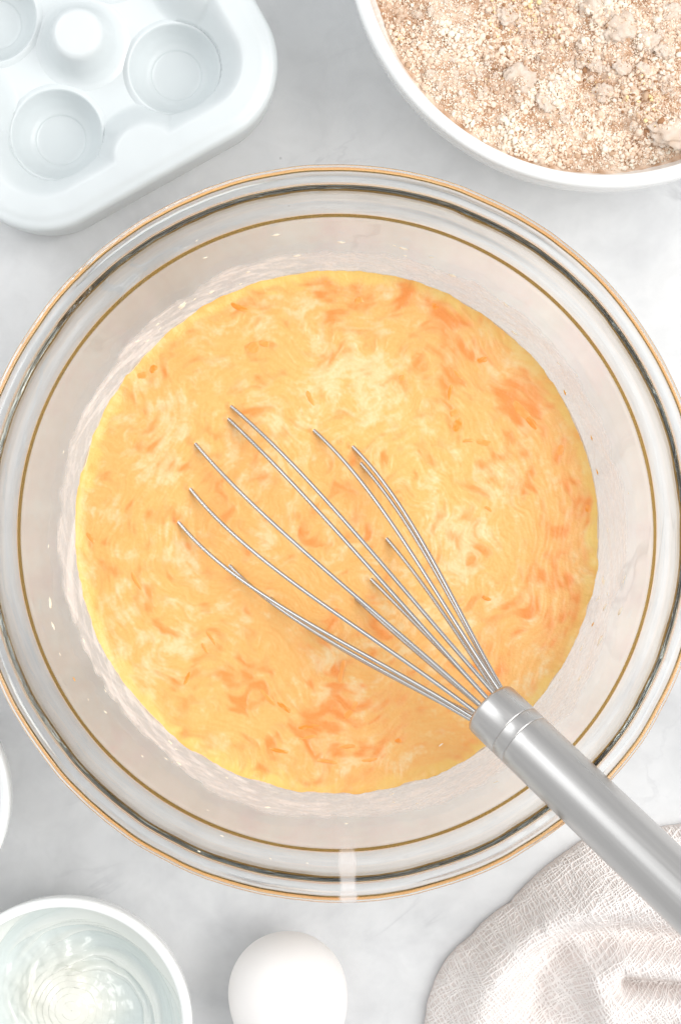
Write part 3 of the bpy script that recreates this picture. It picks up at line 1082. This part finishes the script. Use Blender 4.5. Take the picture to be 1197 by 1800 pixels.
# ------------------------------------------------------------------ small bowls
def build_small_bowls():
    Hr = 0.042
    c1 = at(111, 1806, Hr)
    R = 227 * (CAM_H - Hr) / FPX
    prof, inner = bowl_profile(R, Hr, 0.0036, 0.021, 2.0)
    me = lathe('small_bowl', prof, 180)
    b = obj('small_bowl', me, PORCELAIN, loc=(c1[0], c1[1], 0))
    tag(b, 'small white bowl smeared inside with leftover egg white', 'bowl', 'small white bowls')
    b2 = obj('small_bowl', me, PORCELAIN, loc=(*at(-209, 1405, Hr)[:2], 0))
    tag(b2, 'small white bowl with only its clean rim edge showing beside the glass bowl', 'bowl', 'small white bowls')
    # residue coating the inside, pooled at the bottom
    nr, na = 150, 360
    t = np.linspace(0, 1, nr)
    an = np.linspace(0, 2 * np.pi, na, endpoint=False)
    rmax = float(np.interp(0.037, inner[:, 1], inner[:, 0]))
    r = rmax * t
    X, Y = r[:, None] * np.cos(an), r[:, None] * np.sin(an)
    zb = np.interp(r, inner[:, 0], inner[:, 1])
    rn = np.hypot(X, Y) / rmax
    # sheared coordinates give stirred, arc-shaped ridges
    tw = 5.5 * rn
    SX, SY = X * np.cos(tw) - Y * np.sin(tw), X * np.sin(tw) + Y * np.cos(tw)
    band = fbm(SX * 75 + 3, SY * 75, 210, 3)
    fine = fbm(SX * 220, SY * 220, 211, 3)
    cx, cy = -0.004, 0.004
    pool = sstep(0.030, 0.010, np.hypot(X - cx, Y - cy) + 0.010 * (fbm(X * 90, Y * 90, 212, 3) - 0.5))
    lumpy = 0.0030 * sstep(0.016, 0.002, np.hypot(X + 0.002, Y - 0.001)) + 0.0022 * sstep(0.010, 0.001, np.hypot(X + 0.014, Y - 0.006)) + 0.0016 * sstep(0.008, 0.001, np.hypot(X - 0.004, Y - 0.014))
    thick = 0.0005 + 0.0026 * sstep(0.40, 0.75, band) + 0.0006 * fine + 0.0085 * pool + lumpy
    edge = np.where(np.arange(nr) > nr - 14, sstep(nr - 1, nr - 14, np.arange(nr)), 1.0)[:, None]
    thick = thick * edge - 0.0002 * (1 - edge)
    # thickness pushes along the wall normal: mostly up at the bottom, inwards at the side
    dz = np.gradient(zb, r)
    nrm = np.stack([-dz, np.ones_like(dz)], 1)
    nrm /= np.linalg.norm(nrm, axis=1)[:, None]
    er_x, er_y = np.cos(an)[None], np.sin(an)[None]
    VX = X + thick * nrm[:, 0][:, None] * er_x
    VY = Y + thick * nrm[:, 0][:, None] * er_y
    VZ = zb[:, None] + thick * nrm[:, 1][:, None]
    z0 = float(inner[0, 1])
    me = mesh_np('egg_white', np.stack([VX, VY, VZ - z0], 2).reshape(-1, 3), grid_faces(nr, na, True))
    k1 = sstep(0.35, 0.7, band + 0.25 * (fine - 0.5))[..., None]
    C = lin(214, 222, 220) * (1 - k1) + lin(230, 233, 228) * k1
    wp = np.clip(pool * 0.9 + lumpy * 120, 0, 1)[..., None]
    C = C * (1 - wp) + lin(226, 225, 215) * wp
    color_attr(me, C.reshape(-1, 3))
    e = obj('egg_white', me, EGGWHITE, loc=(c1[0], c1[1], z0))
    tag(e, 'pale glossy egg white residue with cream lumps inside the small bowl', 'egg white')


build_small_bowls()


# ------------------------------------------------------------------ gauze towel
def build_towel():
    zt = 0.008
    poly = [(748, 1810), (756, 1755), (780, 1700), (830, 1650), (900, 1592), (960, 1532), (1020, 1487), (1090, 1466), (1165, 1458),
            (1260, 1450), (1340, 1500), (1380, 1650), (1370, 1850), (1300, 1960), (1100, 2000), (900, 1985), (790, 1920)]
    P = np.array([at(a, b, zt)[:2] for a, b in poly])
    cen = at(1090, 1740, zt)[:2]
    Q = P - cen
    an_p = np.arctan2(Q[:, 1], Q[:, 0])
    o_ = np.argsort(an_p)
    ap, rp = an_p[o_], np.hypot(Q[:, 0], Q[:, 1])[o_]

    def contour(a):
        r = np.interp(a, np.r_[ap - 2 * np.pi, ap, ap + 2 * np.pi], np.r_[rp, rp, rp])
        return r * (1 + 0.012 * (fbm(np.cos(a) * 9, np.sin(a) * 9, 221, 3) - 0.5) * 2)

    def W(lst):
        return [tuple(at(a, b, 0.012)[:2] - cen) for a, b in lst]
    folds = [(W([(1330, 1600), (1197, 1585), (1080, 1580), (960, 1610), (870, 1680), (838, 1790), (850, 1900)]), 0.0085, 0.0110),
             (W([(1330, 1690), (1197, 1662), (1100, 1643), (1010, 1648), (958, 1690), (945, 1770)]), -0.0070, 0.0062),
             (W([(1330, 1700), (1197, 1697), (1090, 1690), (1048, 1720), (1060, 1790), (1100, 1850)]), 0.0060, 0.0055),
             (W([(1102, 1731), (1150, 1736), (1230, 1742), (1330, 1740)]), -0.0080, 0.0027),
             (W([(1090, 1772), (1197, 1776), (1330, 1790)]), 0.0050, 0.0060),
             (W([(980, 1790), (1000, 1740), (990, 1700)]), -0.003, 0.0060)]

    def height(x, y):
        a = np.arctan2(y, x)
        d = contour(a) - np.hypot(x, y)
        e = np.clip(d / 0.013, 0, 1)
        z = 0.0005 + 0.0105 * np.sqrt(np.clip(1 - (1 - e) ** 2, 0, 1))
        for pts, amp, w in folds:
            dd = poly_dist(x, y, pts)
            z = z + 1.4 * amp * np.exp(-(dd / w) ** 2) * sstep(0.0, 0.02, d)
        z = z + 0.0026 * (fbm(x * 70, y * 70, 222, 3) - 0.5) * e + 0.0009 * (fbm(x * 260, y * 260, 223, 3) - 0.5) * e
        return np.maximum(z, 0.0004)
    na, nr = 420, 130
    an = np.linspace(-np.pi, np.pi, na, endpoint=False)
    t = np.linspace(0, 1, nr) ** 0.85
    R = contour(an)
    X, Y = t[:, None] * R * np.cos(an), t[:, None] * R * np.sin(an)
    Z = height(X, Y)
    Z[-1] = 0.0002
    V = np.stack([X, Y, Z], 2).reshape(-1, 3)
    root = bpy.data.objects.new('gauze_towel', None)
    sc.collection.objects.link(root)
    root.location = (cen[0], cen[1], 0)
    tag(root, 'crumpled off-white gauze cloth lying in folds under the whisk handle', 'towel')
    me = mesh_np('cloth_layer', V, grid_faces(nr, na, True))
    f = fbm(X * 420, Y * 420, 225, 3).reshape(-1, 1)
    color_attr(me, lin(232, 223, 219) * (0.92 + 0.16 * f))
    obj('cloth_layer', me, CLOTH, root)
    # open weave of crinkled threads on top of the folded under-layer
    Vs, Fs, base = [], [], 0
    pitch = 0.00080
    ext = 0.085
    kk = np.arange(-ext, ext, pitch)
    s = np.arange(-ext, ext, 0.00045)
    for fam in (0, 1):
        th = 0.62 + fam * 1.5
        ux, uy = math.cos(th), math.sin(th)
        for q, off in enumerate(kk):
            wob = 0.0014 * (vnoise(s * 300 + q * 3.7, np.full_like(s, q * 0.9 + fam * 50), 231) - 0.5) + 0.0034 * (vnoise(s * 60, np.full_like(s, q * 0.12 + fam * 9), 232) - 0.5)
            jit = RNG.uniform(-0.00045, 0.00045)
            x = ux * s - uy * (off + wob + jit)
            y = uy * s + ux * (off + wob + jit)
            a = np.arctan2(y, x)
            d = contour(a) - np.hypot(x, y)
            # only what lies towards the picture is woven in full
            ins = (d > 0.0002) & (x < 0.045) & (y > -0.034)
            if ins.sum() < 6:
                continue
            idx = np.where(ins)[0]
            for run in np.split(idx, np.where(np.diff(idx) > 1)[0] + 1):
                if len(run) < 5:
                    continue
                xx, yy = x[run], y[run]
                z = height(xx, yy) + 0.00025 + 0.00016 * np.sin(s[run] / pitch * np.pi + q * np.pi + fam * np.pi) + 0.00018 * (vnoise(xx * 800, yy * 800, 233 + fam) - 0.5)
                Vt, Ft = tube(np.stack([xx, yy, z], 1), 0.00026 * RNG.uniform(0.8, 1.25), 5)
                Vs.append(Vt)
                Fs.append(Ft + base)
                base += len(Vt)
    V = np.vstack(Vs)
    me = mesh_np('gauze_weave', V, np.vstack(Fs))
    n = vnoise(V[:, 0] * 300, V[:, 1] * 300, 240)[:, None]
    color_attr(me, lin(245, 240, 237) * (0.97 + 0.05 * n))
    g = obj('gauze_weave', me, CLOTH, root)
    g['kind'] = 'stuff'


build_towel()
